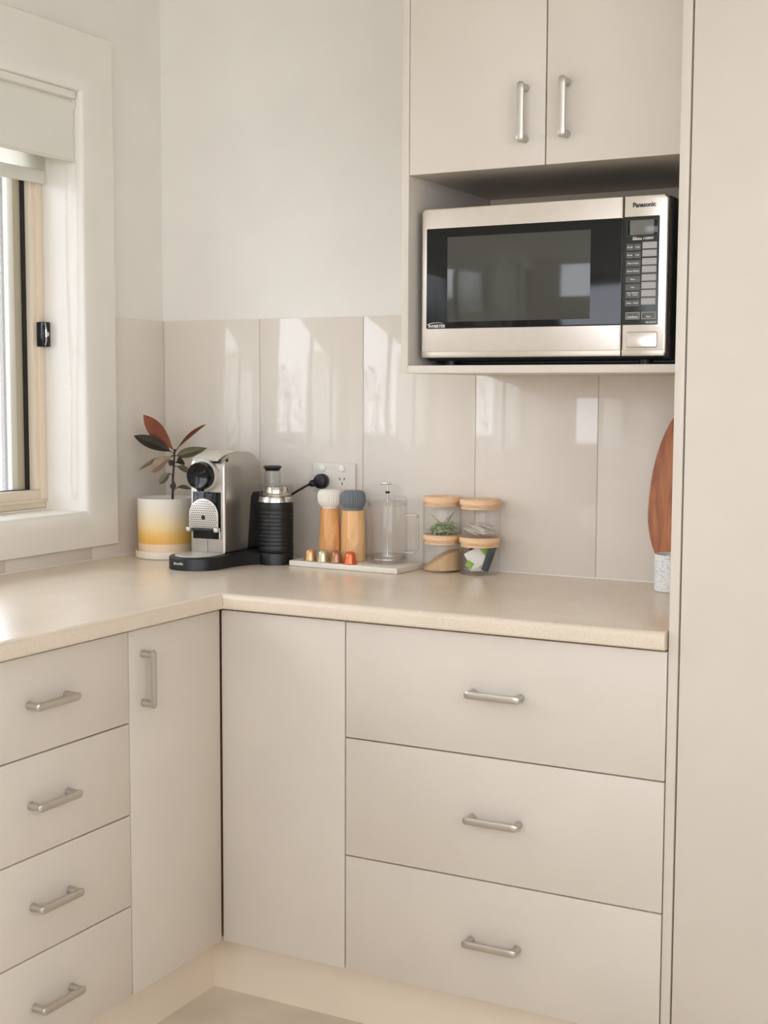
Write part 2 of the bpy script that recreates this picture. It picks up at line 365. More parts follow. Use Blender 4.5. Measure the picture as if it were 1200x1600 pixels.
# blinds
def roller(name, label, x, y1, y0, ztop, zbot, m, rail, rr=.018, railh=.024):
    r = thing(name, label, 'blind', (x, y1, ztop))
    bb = bm_new(); tube(bb, [(0, -.001, 0), (0, y0-y1, 0)], rr-.0015, 24); obj('roller_tube', bb, 'white', r)
    bb = bm_new(); n = 12; pr = [(0, -rr)] if False else []
    arc = [PI*.9*(1-k/10) for k in range(11)]
    pts = [(math.cos(a)*(rr+.0004), math.sin(a)*(rr+.0004)) for a in arc]+[(rr+.0004, zbot-ztop), (rr-.0004, zbot-ztop)]+[(math.cos(a)*(rr-.0004), math.sin(a)*(rr-.0004)) for a in arc[::-1]]
    prism(bb, [(px, pz) for px, pz in pts], y0-y1, -.001, 0, Matrix(((1, 0, 0, 0), (0, 0, 1, 0), (0, 1, 0, 0), (0, 0, 0, 1)))); obj('fabric', bb, m, r)
    bb = bm_new(); box(bb, rr-.007, rr+.004, y0-y1, -.001, zbot-ztop-railh, zbot-ztop+.001, .003); obj('bottom_rail', bb, rail, r)
    bb = bm_new(); lathe(bb, [(0, 0), (rr+.004, 0), (rr+.004, .003), (0, .003)], 28, (0, .003, 0), axis='y'); 
    obj('end_bracket', bb, 'white', r)
    return r
bl1 = roller('roller_blind', 'grey-white roller blind nearest the room, hanging at the front of the window recess', -.026, -.334, -2.29, 1.996, 1.866, 'blind', 'blind', .018, .006)
roller('roller_blind', 'narrow white blind close to the glass, behind the front blind', -.112, -.3375, -2.28, 1.99, 1.846, 'sheer', 'blind', .013, .031)
bb = bm_new(); box(bb, -.020, .0295, -1.955, -.001, .0125, .0305, .003); obj('lit_head_strip', bb, 'white', bl1)  # added white strip standing in for the lit reveal head above the blind
# bead chain of the front blind
bb = bm_new(); ch = [(-.036, -.331, 1.99), (-.038, -.3305, 1.80), (-.038, -.3305, 1.55), (-.031, -.3305, 1.30), (-.037, -.3305, 1.12), (-.034, -.3305, 1.065), (-.027, -.3305, 1.05), (-.020, -.3305, 1.065), (-.018, -.3305, 1.14), (-.014, -.3305, 1.33), (-.006, -.3305, 1.52), (-.004, -.3305, 1.80), (-.012, -.331, 1.99)]
path = smooth_path(ch, 40); bead = bmesh.new(); acc = 0; last = path[0]; allb = bmesh.new(); tube(allb, path[::4], .0005, 5)
for p in path:
    acc += (p-last).length; last = p
    if acc >= .006:
        acc = 0; bmesh.ops.create_icosphere(allb, subdivisions=1, radius=.0017, matrix=Matrix.Translation(p))
o = obj('blind_chain', allb, 'cord'); tag(o, 'white bead chain loop hanging down the window jamb', 'chain')

# ------------------------------------------------------------------ outside the window
b = bm_new(); box(b, -8, -.25, -9, 4, -.2, -.12); box(b, -.25, 8, -12, YB-.2, -.2, -.12); o = struct('ground_outside', b, 'ground')
b = bm_new(); box(b, -.352, -.34, -.236, .30, -.12, 2.29); struct('screen_outside', b, 'render')  # thin pale panel standing for the screen outside the glass
b = bm_new(); box(b, -.95, -.2505, -9, .4, 2.30, 2.38); struct('eave_sky_blocker', b, 'trim')  # unseen eave added to block high sky from the window
b = bm_new(); box(b, -2.8, -2.65, -9, 4, -.12, 1.15); struct('wall_boundary', b, 'render')
def shrub(name, label, cx, cy, cz, rx, ry, rz, n, seed):
    rnd = random.Random(seed); t = bmesh.new()
    for i in range(n):
        a, e = rnd.uniform(0, 2*PI), math.acos(rnd.uniform(-1, 1)); q = rnd.uniform(.55, 1)**.5
        p = Vector((cx+rx*q*math.sin(e)*math.cos(a), cy+ry*q*math.sin(e)*math.sin(a), cz+rz*q*math.cos(e)))
        R = Matrix.Rotation(rnd.uniform(0, 6.3), 3, 'Z') @ Matrix.Rotation(rnd.uniform(-1.3, 1.3), 3, 'X'); s = rnd.uniform(.03, .06)
        vs = [t.verts.new(p+R @ Vector(v)*s) for v in ((0, -1, 0), (.45, 0, .08), (0, 1, 0), (-.45, 0, .08))]; t.faces.new(vs)
    o = obj(name, t, 'bush', smooth=False); o['kind'] = 'stuff'; o['label'] = label; o['category'] = 'shrub'; return o
rs = random.Random(5)
for k in range(15):
    yy = -8.2+k*.52
    if -4.95 < yy < -3.2: continue
    shrub('shrub', 'green hedge shrub outside the window, seen only in reflections', -2.0+rs.uniform(-.1, .1), yy, 1.05+rs.uniform(-.05, .1), .36, .22, 1.15, 600, 30+k)

# ------------------------------------------------------------------ worktop
F, ZT, ZB = .603, .900, .867
prof = [(F-.0005, ZT)] 
r = .012
for k in range(7): a = PI/2*k/6; prof.append((r-r*math.sin(a), ZT-r+r*math.cos(a)))
r2 = .005
for k in range(5): a = PI/2*k/4; prof.append((r2-r2*math.cos(a), ZB+r2-r2*math.sin(a)))
prof += [(.02, ZB), (F-.0005, ZB)]
t = bmesh.new(); R = []
for st in range(3):
    row = []
    for (d, z) in prof:
        if st == 0: p = (1.5385, -F+d, z)
        elif st == 1: p = (F-d, -F+d, z)
        else: p = (F-d, -2.22, z)
        row.append(t.verts.new(p))
    R.append(row)
n = len(prof)
for A, B in zip(R, R[1:]):
    for i in range(n): t.faces.new((A[i], A[(i+1) % n], B[(i+1) % n], B[i]))
t.faces.new(R[0]); t.faces.new(R[-1])
bmesh.ops.recalc_face_normals(t, faces=t.faces[:])
worktop = tag(obj('worktop', t, 'counter'), 'L-shaped beige speckled laminate worktop with rounded front edge', 'worktop')
b = bm_new(); tube(b, [(F-.0123, -F+.0123, ZT+.00005), (F-.004, -F+.004, ZT-.0035), (F+.0002, -F-.0002, ZT-.012), (F+.0002, -F-.0002, ZB+.006)], .0005, 6); obj('mitre_joint', b, 'edge', worktop)
b = bm_new(); tube(b, [(1.538, -.0008, .9004), (.0008, -.0008, .9004), (.0008, -2.218, .9004)], .0019, 8); obj('sealant_bead', b, 'trim', worktop)

# ------------------------------------------------------------------ handles
def handle_mesh():
    """96 mm bow handle drawn along x, standing off along -y"""
    b = bm_new(); L = .048; so = .027; w = .0055
    for s in (-1, 1):
        lathe(b, [(0, 0), (.0075, 0), (.0075, .004), (.0068, .010), (.0066, so-.002), (0, so-.002)], 20, (s*L, 0, 0), axis='y')
    # flattened bar with chamfered rounded ends
    t = bmesh.new(); secs = [(-L-.0085, .0034, .5), (-L-.0068, .0056, .75), (-L-.002, .0072, 1), (-L+.006, .0072, 1), (L-.006, .0072, 1), (L+.002, .0072, 1), (L+.0068, .0056, .75), (L+.0085, .0034, .5)]
    R = []
    for (x, hz, q) in secs:
        row = []
        for k in range(12):
            a = 2*PI*k/12; cz, cy = math.cos(a), math.sin(a)
            sgn = lambda v: math.copysign(abs(v)**.55, v)
            yy = -so + sgn(cy)*.0038*q + (.0016*(1-q)*2)
            row.append(t.verts.new((x, yy, sgn(cz)*hz)))
        R.append(row)
    for A, B in zip(R, R[1:]):
        for k in range(12): t.faces.new((A[k], A[(k+1) % 12], B[(k+1) % 12], B[k]))
    t.faces.new(R[0]); t.faces.new(R[-1]); merge(b, t)
    me = bpy.data.meshes.new('handle'); b.to_mesh(me); b.free(); me.materials.append(M['nickel'])
    me.polygons.foreach_set('use_smooth', [True]*len(me.polygons)); me.set_sharp_from_angle(angle=math.radians(40)); return me
HM = handle_mesh()
def handle(parent, loc, rot):
    o = bpy.data.objects.new('handle', HM); COL.objects.link(o); o.parent = parent; o.location = loc; o.rotation_euler = rot; return o
HX = (0, 0, 0); HZ = (0, PI/2, 0)                 # on -y faces: horizontal, vertical
LX = (0, 0, PI/2); LZ = Matrix(((0, -1, 0), (0, 0, -1), (1, 0, 0))).to_euler()           # on +x faces
D = .5855; TH = .0175; g = .0014
Z0, Z1 = .147, .8635

def front_y(parent, name, x0, x1, z0, z1, yf=-D):    # a front facing -y
    b = bm_new(); box(b, x0+g, x1-g, yf, yf+TH, z0+g, z1-g, .0009, 2); return obj(name, b, 'cab', parent)
def front_x(parent, name, y0, y1, z0, z1, xf=D):
    b = bm_new(); box(b, xf-TH, xf, y0+g, y1-g, z0+g, z1-g, .0009, 2); return obj(name, b, 'cab', parent)
def carcass(parent, x0, x1, y0, y1, z0, z1, open_side, m='edge', th=.016):
    b = bm_new()
    if open_side == 'y':
        box(b, x0, x0+th, y0, y1, z0, z1); box(b, x1-th, x1, y0, y1, z0, z1); box(b, x0+th, x1-th, y1-.01, y1, z0, z1)
        box(b, x0+th, x1-th, y0, y1-.01, z0, z0+th); box(b, x0+th, x1-th, y0, y1-.01, z1-th, z1)
    else:
        box(b, x0, x1, y0, y0+th, z0, z1); box(b, x0, x1, y1-th, y1, z0, z1); box(b, x0, x0+.01, y0+th, y1-th, z0, z1)
        box(b, x0+.01, x1, y0+th, y1-th, z0, z0+th); box(b, x0+.01, x1, y0+th, y1-th, z1-th, z1)
    return obj('carcass', b, m, parent)
BK = D-TH-.0015       # front plane of carcasses
X1, X2, Y1 = .886, 1.5405, -.889
# corner unit (two doors meeting in the corner)
cu = thing('corner_cabinet', 'cream corner base cabinet whose two plain doors meet in the inside corner', 'cabinet', (0, 0, 0))
b = bm_new()
pl = [(.03, -.03), (X1-.001, -.03), (X1-.001, -BK), (BK, -BK), (BK, Y1+.001), (.03, Y1+.001)]
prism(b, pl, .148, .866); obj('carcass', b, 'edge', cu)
dl = front_x(cu, 'door', Y1, -D-.003, Z0, Z1); handle(dl, (D, -.847, .766), LZ)
front_y(cu, 'door', D+.0005, X1, Z0, Z1)
# right-hand three drawer unit
dr = thing('drawer_cabinet', 'wide cream base cabinet of three deep drawers below the jars', 'cabinet', (0, 0, 0))
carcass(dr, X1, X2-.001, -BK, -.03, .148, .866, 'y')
for (za, zb, hz) in ((.628, Z1, .750), (.386, .628, .5075), (Z0, .386, .2655)):
    d = front_y(dr, 'drawer', X1, X2, za, zb); handle(d, (1.2145, -D, hz), HX)
# left-hand four drawer unit
dq = thing('drawer_cabinet', 'cream base cabinet of four shallow drawers below the window', 'cabinet', (0, 0, 0))
carcass(dq, .03, BK, -1.315, Y1-.001, .148, .866, 'x')
for (za, zb, hz) in ((.686, Z1, .7765), (.507, .686, .599), (.3275, .507, .4175), (Z0, .3275, .235)):
    d = front_x(dq, 'drawer', -1.315, Y1, za, zb); handle(d, (D, -1.113, hz), LX)
# unit further along, left of the picture
dz = thing('base_cabinet', 'cream two-door base cabinet beyond the left picture edge', 'cabinet', (0, 0, 0))
carcass(dz, .03, BK, -2.215, -1.316, .148, .866, 'x', 'cab')
for (ya, yb, hy) in ((-1.765, -1.315, -1.72), (-2.215, -1.765, -1.81)):
    d = front_x(dz, 'door', ya, yb, Z0, Z1); handle(d, (D, hy, .766), LZ)
# kickboards
KX = .507
b = bm_new(); box(b, KX, X2, -KX, -KX+.016, 0, .1465); struct('baseboard_back', b, 'kick')
b = bm_new(); box(b, KX-.016, KX, -2.21, -KX, 0, .1465); struct('baseboard_left', b, 'kick')

# tall cabinet
tc_ = thing('tall_cabinet', 'full-height cream pantry cabinet filling the right edge of the picture', 'cabinet', (0, 0, 0))
b = bm_new(); box(b, 1.5415, 1.5585, -D, -.01, .0, 2.47, .0009); obj('side_panel', b, 'cab', tc_)
b = bm_new(); box(b, 1.559, 2.14, -BK, -.01, .148, 2.47); obj('carcass', b, 'edge', tc_)
b = bm_new(); box(b, 1.559, 2.14, -KX, -KX+.016, 0, .147); obj('kickboard', b, 'kick', tc_)
b = bm_new(); box(b, 2.1405, 2.158, -D, -.01, 0, 2.47, .0009); obj('side_panel', b, 'cab', tc_)
d = front_y(tc_, 'door', 1.5605, 2.1405, Z0, 2.465)
handle(d, (2.09, -D, 1.15), HZ)

# upper cabinet with microwave niche
UY, UX0, UX1 = -.423, .9235, 1.5405
UB, US, UD, UT = 1.3555, 1.371, 1.751, 2.47
uc = thing('wall_cabinet', 'cream two-door wall cabinet with open niche holding the microwave', 'cabinet', (0, 0, 0))
b = bm_new(); box(b, UX0, UX0+.0155, UY, -.0005, UB, UT, .0008); obj('side_panel', b, 'cab', uc)
b = bm_new(); box(b, UX1-.0155, UX1, UY+.019, -.0005, UB, UT, .0008); obj('side_panel', b, 'cab', uc)
b = bm_new(); box(b, UX0+.0156, UX1-.0005, UY, -.0005, UB, US, .0008); obj('shelf', b, 'cab', uc)
b = bm_new(); box(b, UX0+.0157, UX1-.0157, -.016, -.001, US, UT); obj('back_panel', b, 'cabi', uc)
b = bm_new(); box(b, UX0+.0157, UX1-.0157, UY+.0185, -.0165, UD+.002, UD+.018); obj('niche_ceiling', b, 'cab', uc)
b = bm_new(); box(b, UX0+.0157, UX1-.0157, UY+.0185, -.0165, 2.44, UT); obj('top_panel', b, 'cab', uc)
XM = 1.2325
d = front_y(uc, 'door', UX0+.0158, XM, UD, UT-.005, UY); handle(d, (1.1905, UY, 1.851), HZ)
d = front_y(uc, 'door', XM, UX1-.0005, UD, UT-.005, UY); handle(d, (1.2745, UY, 1.8535), HZ)
b = bm_new(); box(b, .9392, XM+.02, UY+.018, UY+.0183, UD+.02, UT-.01); box(b, XM+.01, 1.538, UY+.018, UY+.0183, UD+.02, UT-.01); obj('door_gap_backing', b, 'edge', uc)  # brown sheets behind the doors, showing through the gap between them

# ------------------------------------------------------------------ microwave
MY = -.397
mw = thing('microwave', 'stainless steel microwave oven with black glass door standing in the niche', 'microwave', (0, 0, 0))
mx0, mx1, mz0, mz1 = .956, 1.468, 1.387, 1.687
b = bm_new(); box(b, mx0+.004, mx1+.004, MY+.018, -.035, mz0-.006, mz1-.002, .006, 3); 
body = obj('body', b, 'black', mw)
b = bm_new(); box(b, mx0+.01, mx1+.004, MY+.050, -.05, US+.004, mz0-.0062, .002); obj('underside', b, 'black', mw)
for fx in (mx0+.05, mx1-.05):
    for fy in (MY+.04, -.08):
        b = bm_new(); lathe(b, [(0, US+.0002), (.012, US+.0002), (.013, mz0-.004), (0, mz0-.004)], 16, (fx, fy, 0)); obj('foot', b, 'black', mw)
b = bm_new(); box(b, mx1+.0042, mx1+.0052, MY+.055, MY+.06, mz0+.002, mz1-.01); obj('side_highlight', b, 'chrome', mw)  # bright strip drawn in as the highlight line on the side
xs_ = 1.3812
# door: steel frame around black glass
def frame_yz(bm, x0, x1, z0, z1, ix0, ix1, iz0, iz1, y0, y1, bev=.0):
    for (a, c, e, f) in ((x0, x1, z0, iz0), (x0, x1, iz1, z1), (x0, ix0, iz0, iz1), (ix1, x1, iz0, iz1)):
        if c-a > 1e-5 and f-e > 1e-5: box(bm, a, c, y0, y1, e, f)
def rounded(x0, x1, z0, z1, r, n=5):
    P = []
    for cx, cz, a0 in ((x1-r, z1-r, 0), (x0+r, z1-r, PI/2), (x0+r, z0+r, PI), (x1-r, z0+r, 1.5*PI)):
        for k in range(n+1): a = a0+PI/2*k/n; P.append((cx+r*math.cos(a), cz+r*math.sin(a)))
    return P
b = bm_new()
prism(b, [(mx0, mz0+.006), (mx0+.004, mz0), (xs_-.0008, mz0), (xs_-.0008, mz1), (mx0+.006, mz1), (mx0, mz1-.006)], 0, .020, .003, Matrix.Translation((0, MY+.020, 0)) @ FACE_Y, 3)
door = obj('door', b, 'steel', mw)
b = bm_new(); box(b, mx0, xs_-.001, MY-.0022, MY, mz0+.013, mz0+.0135, .0002); 
b.free()
b = bm_new(); prism(b, rounded(.968, xs_-.0009, 1.4455, 1.6465, .003), 0, .0014, .0005, Matrix.Translation((0, MY, 0)) @ FACE_Y); gl = obj('door_glass', b, 'bgloss', door)
b = bm_new(); box(b, 1.015, 1.318, MY-.0019, MY-.0013, 1.459, 1.628, .0002); obj('viewing_window', b, 'mwwin', door)
b = bm_new(); box(b, mx0+.002, xs_-.001, MY-.0008, MY+.004, mz0+.0003, mz0+.0125, .0006); obj('lower_lip', b, mat('steel_lip', (196, 186, 170), .4, 1.0), door)
def TY(x, z, y=-.0016): return Matrix.Translation((x, MY+y, z)) @ FACE_Y
text('lettering', 'INVERTER', .0085, TY(.9915, 1.4503), 'wink', door, bold=.0002, shear=.2)
b = bm_new(); pts = [Vector((.9915+.0205*math.cos(a), MY-.0016, 1.4525+.0052*math.sin(a))) for a in [PI*(1-.03-k/14*.85) for k in range(13)]]
tube(b, pts, [.0003+.0006*(1-i/12) for i in range(13)], 5); obj('logo_arc', b, 'wink', door)
# control side
b = bm_new(); prism(b, [(xs_+.0012, mz0), (mx1-.004, mz0), (mx1, mz0+.006), (mx1, mz1-.008), (mx1-.008, mz1), (xs_+.0012, mz1)], 0, .020, .003, Matrix.Translation((0, MY+.020, 0)) @ FACE_Y, 3)
cs = obj('control_fascia', b, 'steel', mw)
b = bm_new(); box(b, xs_+.0016, mx1-.003, MY-.0008, MY+.004, mz0+.0003, mz0+.0125, .0006); obj('lower_lip', b, bpy.data.materials['steel_lip'], cs)
px0, px1, pz0, pz1 = 1.3826, 1.452, 1.4455, 1.6475
b = bm_new(); prism(b, rounded(px0, px1, pz0, pz1, .002), 0, .0014, .0004, Matrix.Translation((0, MY, 0)) @ FACE_Y); pn = obj('control_panel', b, 'panel', cs)
def U(cx, cy):    # drawing units of the panel sketch -> x, z (lean of the sketch removed)
    left = 135-20*(cy-250)/895; return px0+(cx-left)*.000222, pz1-(cy-250)*.0002257
def key(x0, x1, y0, y1, m, nm='key', h=.0008, bv=.0002):
    a, c = U(x0, y1); d_, e = U(x1, y0); b = bm_new(); box(b, a, d_, MY-.0014-h, MY-.0013, c, e, bv); return obj(nm, b, m, pn), ((a+d_)/2, (c+e)/2, d_-a)
key(161, 435, 278, 412, 'key', 'display_surround', .0004); key(164, 432, 281, 409, 'bgloss', 'display_glass', .0006); key(190, 400, 283, 403, 'display', 'display', .0009)
text('lettering', 'Genius 1100W', .0066, TY(U(300, 434)[0], U(300, 434)[1], -.0017), 'wink', pn, bold=.0002, shear=.25)
text('lettering', 'Sensor', .0032, TY(U(232, 420)[0], U(232, 420)[1], -.0017), 'wink', pn, shear=.25)
rows = [('10 min   1 min', 475), ('10 sec   1 sec', 540), ('Micro Power', 608), ('Sensor Reheat', 672), ('Menu', 740), ('Less', 805), ('Auto Defrost\n1kg    0.1kg', 870), ('Timer   Clock', 937)]
for i, (s, yy) in enumerate(rows):
    lx = 158-2*i; w_ = 128
    if i < 2:
        for q in (0, 1):
            o, c = key(lx+q*66, lx+q*66+62, yy, yy+54, 'key'); text('lettering', s.split('   ')[q], .0040, TY(c[0], c[1], -.0024), 'wink', o, bold=.00008)
    else:
        o, c = key(lx, lx+w_, yy, yy+54, 'key'); text('lettering', s, .0040, TY(c[0], c[1] - (.0 if '\n' not in s else -.0022), -.0024), 'wink', o, bold=.00008)
    key(lx+141, lx+141+126, yy-12, yy+42, 'keypad', 'number_key')
for (x0, x1, s) in ((148, 272, 'Stop/Reset'), (287, 412, 'Start')):
    key(x0, x1, 1040, 1098, 'keypad', 'key_border', .0004); o, c = key(x0+5, x1-5, 1045, 1093, 'key', 'key', .0008)
    text('lettering', s, .0046, TY(c[0], c[1]-.0022, -.0024), 'wink', o, bold=.0001)
text('lettering', 'NN-ST671S', .0042, TY(U(370, 1126)[0], U(370, 1126)[1], -.0017), 'wink', pn, bold=.0001)
text('lettering', 'Panasonic', .0118, TY(1.4215, 1.6685, -.0003), 'ink', cs, bold=.00045, xscale=.95)
b = bm_new(); a, c = U(152, 1335); d_, e = U(424, 1203)
prism(b, rounded(a, d_, c, e, .003), 0, .0006, .0, Matrix.Translation((0, MY, 0)) @ FACE_Y); obj('door_button_gap', b, 'key', cs)
b = bm_new(); prism(b, rounded(a+.0009, d_-.0009, c+.0009, e-.0009, .0025), 0, .0014, .0004, Matrix.Translation((0, MY, 0)) @ FACE_Y); obj('door_button', b, 'steel', cs)

# ------------------------------------------------------------------ wall socket, plug and lead
so = thing('power_outlet', 'white double power outlet on the tiled wall behind the pepper mills', 'outlet', (.5225, -.0005, 1.106))
b = bm_new(); prism(b, rounded(-.0605, .0605, -.036, .036, .004), 0, .009, .002, FACE_Y); obj('faceplate', b, 'outlet', so)
for sx in (-.032, .024):
    b = bm_new(); lathe(b, [(0, .009), (.0085, .009), (.008, .0125), (.005, .0135), (0, .0135)], 24, (sx, 0, .023), axis='y'); obj('switch', b, 'white', so)
    b = bm_new(); m3 = FACE_Y
    for (dx, dz_, ro) in ((-.0065, .003, .5), (.0065, .003, -.5), (0, -.0085, 0)):
        prism(b, rounded(-.0011, .0011, -.0036, .0036, .0008, 2), .0088, .0093, 0, Matrix.Translation((sx+dx, 0, -.006+dz_)) @ FACE_Y @ Matrix.Rotation(ro, 4, 'Z'))
    obj('socket_slots', b, 'seal', so)
pc = thing('power_lead', 'black round plug and lead in the left outlet socket', 'cable', (.493, -.01, 1.0965))
b = bm_new(); lathe(b, [(0, 0), (.0165, 0), (.0185, .003), (.0185, .016), (.016, .021), (.010, .0235), (0, .0235)], 36, (0, 0, 0), axis='y')
lathe(b, [(0, 0), (.0075, .0), (.0085, .004), (.0078, .010), (.0058, .013), (0, .013)], 20, (-.0285, -.013, -.006), axis='x'); tube(b, [(-.012, -.012, 0), (-.02, -.0125, -.003)], .0065, 12)
obj('plug', b, 'black', pc)
b = bm_new(); tube(b, smooth_path([(-.026, -.013, -.006), (-.036, -.016, -.011), (-.058, -.022, -.024), (-.078, -.026, -.037), (-.097, -.027, -.056), (-.106, -.026, -.09), (-.107, -.024, -.14), (-.107, -.022, -.190)]), .0029, 10); obj('cable', b, 'black', pc)

# ------------------------------------------------------------------ coffee machine
cm = thing('coffee_machine', 'silver and black capsule coffee machine beside the potted plant', 'coffee machine', (.308, -.21, .9003), math.radians(3.5))
# base plinth
b = bm_new(); P = []
for k in range(25): a = PI+PI*k/24; P.append((.067*math.cos(a), -.080+.067*math.sin(a)))
P += [(.070, -.04), (.078, -.005), (.090, .022)]
FC = (.127, .072)     # frother stand centre (local)
for k in range(13): a = math.radians(-125+k*215/12); P.append((FC[0]+.0436*math.cos(a), FC[1]+.0436*math.sin(a)))
P += [(.07, .148), (.0, .155), (-.055, .15), (-.060, .1)]
prism(b, P, 0, .030, .004, None, 3, False); bs = obj('base', b, 'black', cm)
text('lettering', 'Breville', .0085, Matrix.Translation((-.010, -.1472, .016)) @ FACE_Y, 'lightsilver', bs, bold=.00015)
b = bm_new(); pts = [(-.050, -.040)]+[(.050*math.cos(a), -.084+.054*math.sin(a)) for a in [PI+PI*k/20 for k in range(21)]]+[(.050, -.040)]
prism(b, pts, .0302, .0325, .001); tr = obj('drip_tray', b, 'lightsilver', cm)
b = bm_new()
for i in range(-6, 7):
    for j in range(9):
        x, y = i*.0072, -.128+j*.0098
        if (x/.044)**2+(max(0, -.084-y)/.048)**2 < 1: lathe(b, [(0, .0326), (.0016, .0326), (0, .0326+1e-5)], 8, (x, y, 0))
o = obj('drain_holes', b, 'seal', tr); o['kind'] = 'stuff'
# body
pr = [(-.035, .030), (-.035, .236), (-.0325, .248), (-.026, .257), (-.012, .263), (.01, .2675), (.05, .2715), (.085, .2695), (.108, .263), (.126, .251), (.139, .234), (.1455, .212), (.147, .19), (.147, .030)]
b = bm_new(); MB_ = Matrix(((0, 0, 1, 0), (1, 0, 0, 0), (0, 1, 0, 0), (0, 0, 0, 1)))
prism(b, pr, -.049, .049, .007, MB_, 4); bd = obj('body', b, 'silver', cm)
b = bm_new(); prism(b, [(.068, .0305), (.150, .0305), (.150, .168), (.146, .172), (.096, .172), (.086, .160)], -.0496, .0496, .004, MB_, 3); obj('tank_and_reflection', b, mat('tank_reflection_black', (16, 16, 17), .3), cm)  # black rear tank; its sides also carry the dark reflection on the body
# recessed front bay
b = bm_new(); box(b, -.040, .038, -.0362, -.034, .064, .177, .0008); bay = obj('cup_bay', b, 'bgloss', cm)
b = bm_new(); box(b, -.0005, .0005, -.0355, -.0345, .033, .062); obj('front_seam', b, 'key', cm)
# folding cup support: arched perforated plate
AR = [(.0405*math.cos(a), .121+.0405*math.sin(a)) for a in [PI*k/20 for k in range(21)]]+[(-.0405, .090), (.0405, .090)]
TL = Matrix.Translation((-.006, -.040, 0)) @ FACE_Y
b = bm_new(); prism(b, AR, 0, .004, .0012, TL); cg = obj('cup_support', b, 'lightsilver', cm)
b = bm_new()
for i in range(-7, 8):
    for j in range(12):
        x = i*.0052+(.0026 if j % 2 else 0); z = .0945+j*.0054
        if abs(x) > .0365 or (z > .121 and math.hypot(x, z-.121) > .0365) or math.hypot(x, z-.116) < .0085: continue
        lathe(b, [(0, .0042), (.00155, .0042), (0, .00421)], 6, (x-.006, -.040, z), axis='y')
lathe(b, [(0, .0042), (.0062, .0042), (0, .0043)], 24, (-.006, -.040, .116), axis='y')
o = obj('drain_holes', b, 'seal', cg); o['kind'] = 'stuff'
b = bm_new(); tube(b, [(-.032, -.046, .0865), (.024, -.046, .0865)], .0045, 14); obj('hinge_bar', b, 'black', cg)
for sx in (-.045, .032):
    b = bm_new(); box(b, sx-.0055, sx+.0055, -.052, -.037, .082, .092, .002); obj('hinge_lug', b, 'lightsilver', cg)
b = bm_new(); box(b, .0335, .0375, -.038, -.036, .064, .084, .0005); obj('hinge_strip', b, 'lightsilver', cg)
# head: silver ring with black knob
b = bm_new(); lathe(b, [(.0, .0), (.0385, 0), (.0385, .010), (.0365, .0135), (.034, .0135), (.033, .010), (0, .010)], 48, (-.006, -.034, .2165), axis='y'); obj('head_ring', b, 'lightsilver', cm)
b = bm_new(); lathe(b, [(0, .0), (.0325, 0), (.0325, .016), (.031, .024), (.0285, .0265), (.024, .0255), (.020, .0238), (0, .0232)], 48, (-.006, -.043, .2165), axis='y')
prism(b, [(-.010, -.026), (.012, -.028), (.004, -.037), (-.004, -.037)], 0, .020, .002, Matrix.Translation((-.006, -.044, .2165)) @ FACE_Y); obj('head_knob', b, 'bgloss', cm)
# lever on top
b = bm_new(); prism(b, [(-.043, .2515), (-.044, .2555), (-.032, .2625), (-.012, .2675), (.03, .2725), (.055, .2735), (.055, .270), (.03, .2690), (-.01, .2635), (-.030, .2570)], -.036, .036, .0014, MB_, 2); obj('lever', b, 'lightsilver', cm)
b = bm_new(); box(b, -.024, .034, -.0405, -.02, .2475, .2555, .002); obj('lever_gap', b, 'bgloss', cm)
b = bm_new(); lathe(b, [(0, 0), (.0045, 0), (.004, .0012), (0, .0014)], 18, (.0488, -.0235, .2535), axis='x'); obj('lever_pivot', b, 'black', cm)

# frother on its stand
ft = thing('milk_frother', 'black ribbed milk frother with clear lid beside the coffee machine', 'frother', (.430, -.130, .9305))
pf = [(0, 0), (.0425, 0), (.0436, .002)]
z = .012
while z < .106:
    pf += [(.0436, z), (.0430, z+.0022), (.0430, z+.0038), (.0435, z+.006)]; z += .0094
pf += [(.0430, .115), (.0425, .1185), (.040, .1195), (0, .1195)]
b = bm_new(); lathe(b, pf, 64); obj('jug', b, 'black', ft)
b = bm_new(); lathe(b, [(.0405, .1196), (.0418, .121), (.0410, .128), (.0395, .134), (.0385, .134), (.0385, .1196)], 56, closed=True); obj('steel_band', b, 'chrome', ft)
b = bm_new(); lathe(b, [(.0385, .1345), (.040, .150), (.0425, .1595), (.0435, .162), (.0405, .1625), (0, .1610), (0, .1595), (.0395, .159), (.0378, .149), (.0365, .1345)], 56, closed=False); obj('clear_lid', b, 'tube', ft)
b = bm_new(); lathe(b, [(.0, .1345), (.034, .1345), (.0345, .1385), (.029, .141), (.029, .155), (.027, .158), (0, .158)], 40, (.002, 0, 0)); obj('whisk_collar', b, 'chrome', ft)
b = bm_new(); lathe(b, [(.0205, .163), (.0195, .196), (.0185, .196), (.0192, .163)], 40, (-.015, .010, 0), closed=True); nk = obj('lid_tube', b, 'tube', ft)
b = bm_new(); lathe(b, [(0, .1945), (.0175, .1945), (.0185, .199), (.0225, .2025), (.0225, .205), (.019, .207), (0, .2075)], 40, (-.015, .010, 0)); obj('lid_knob', b, 'black', ft)

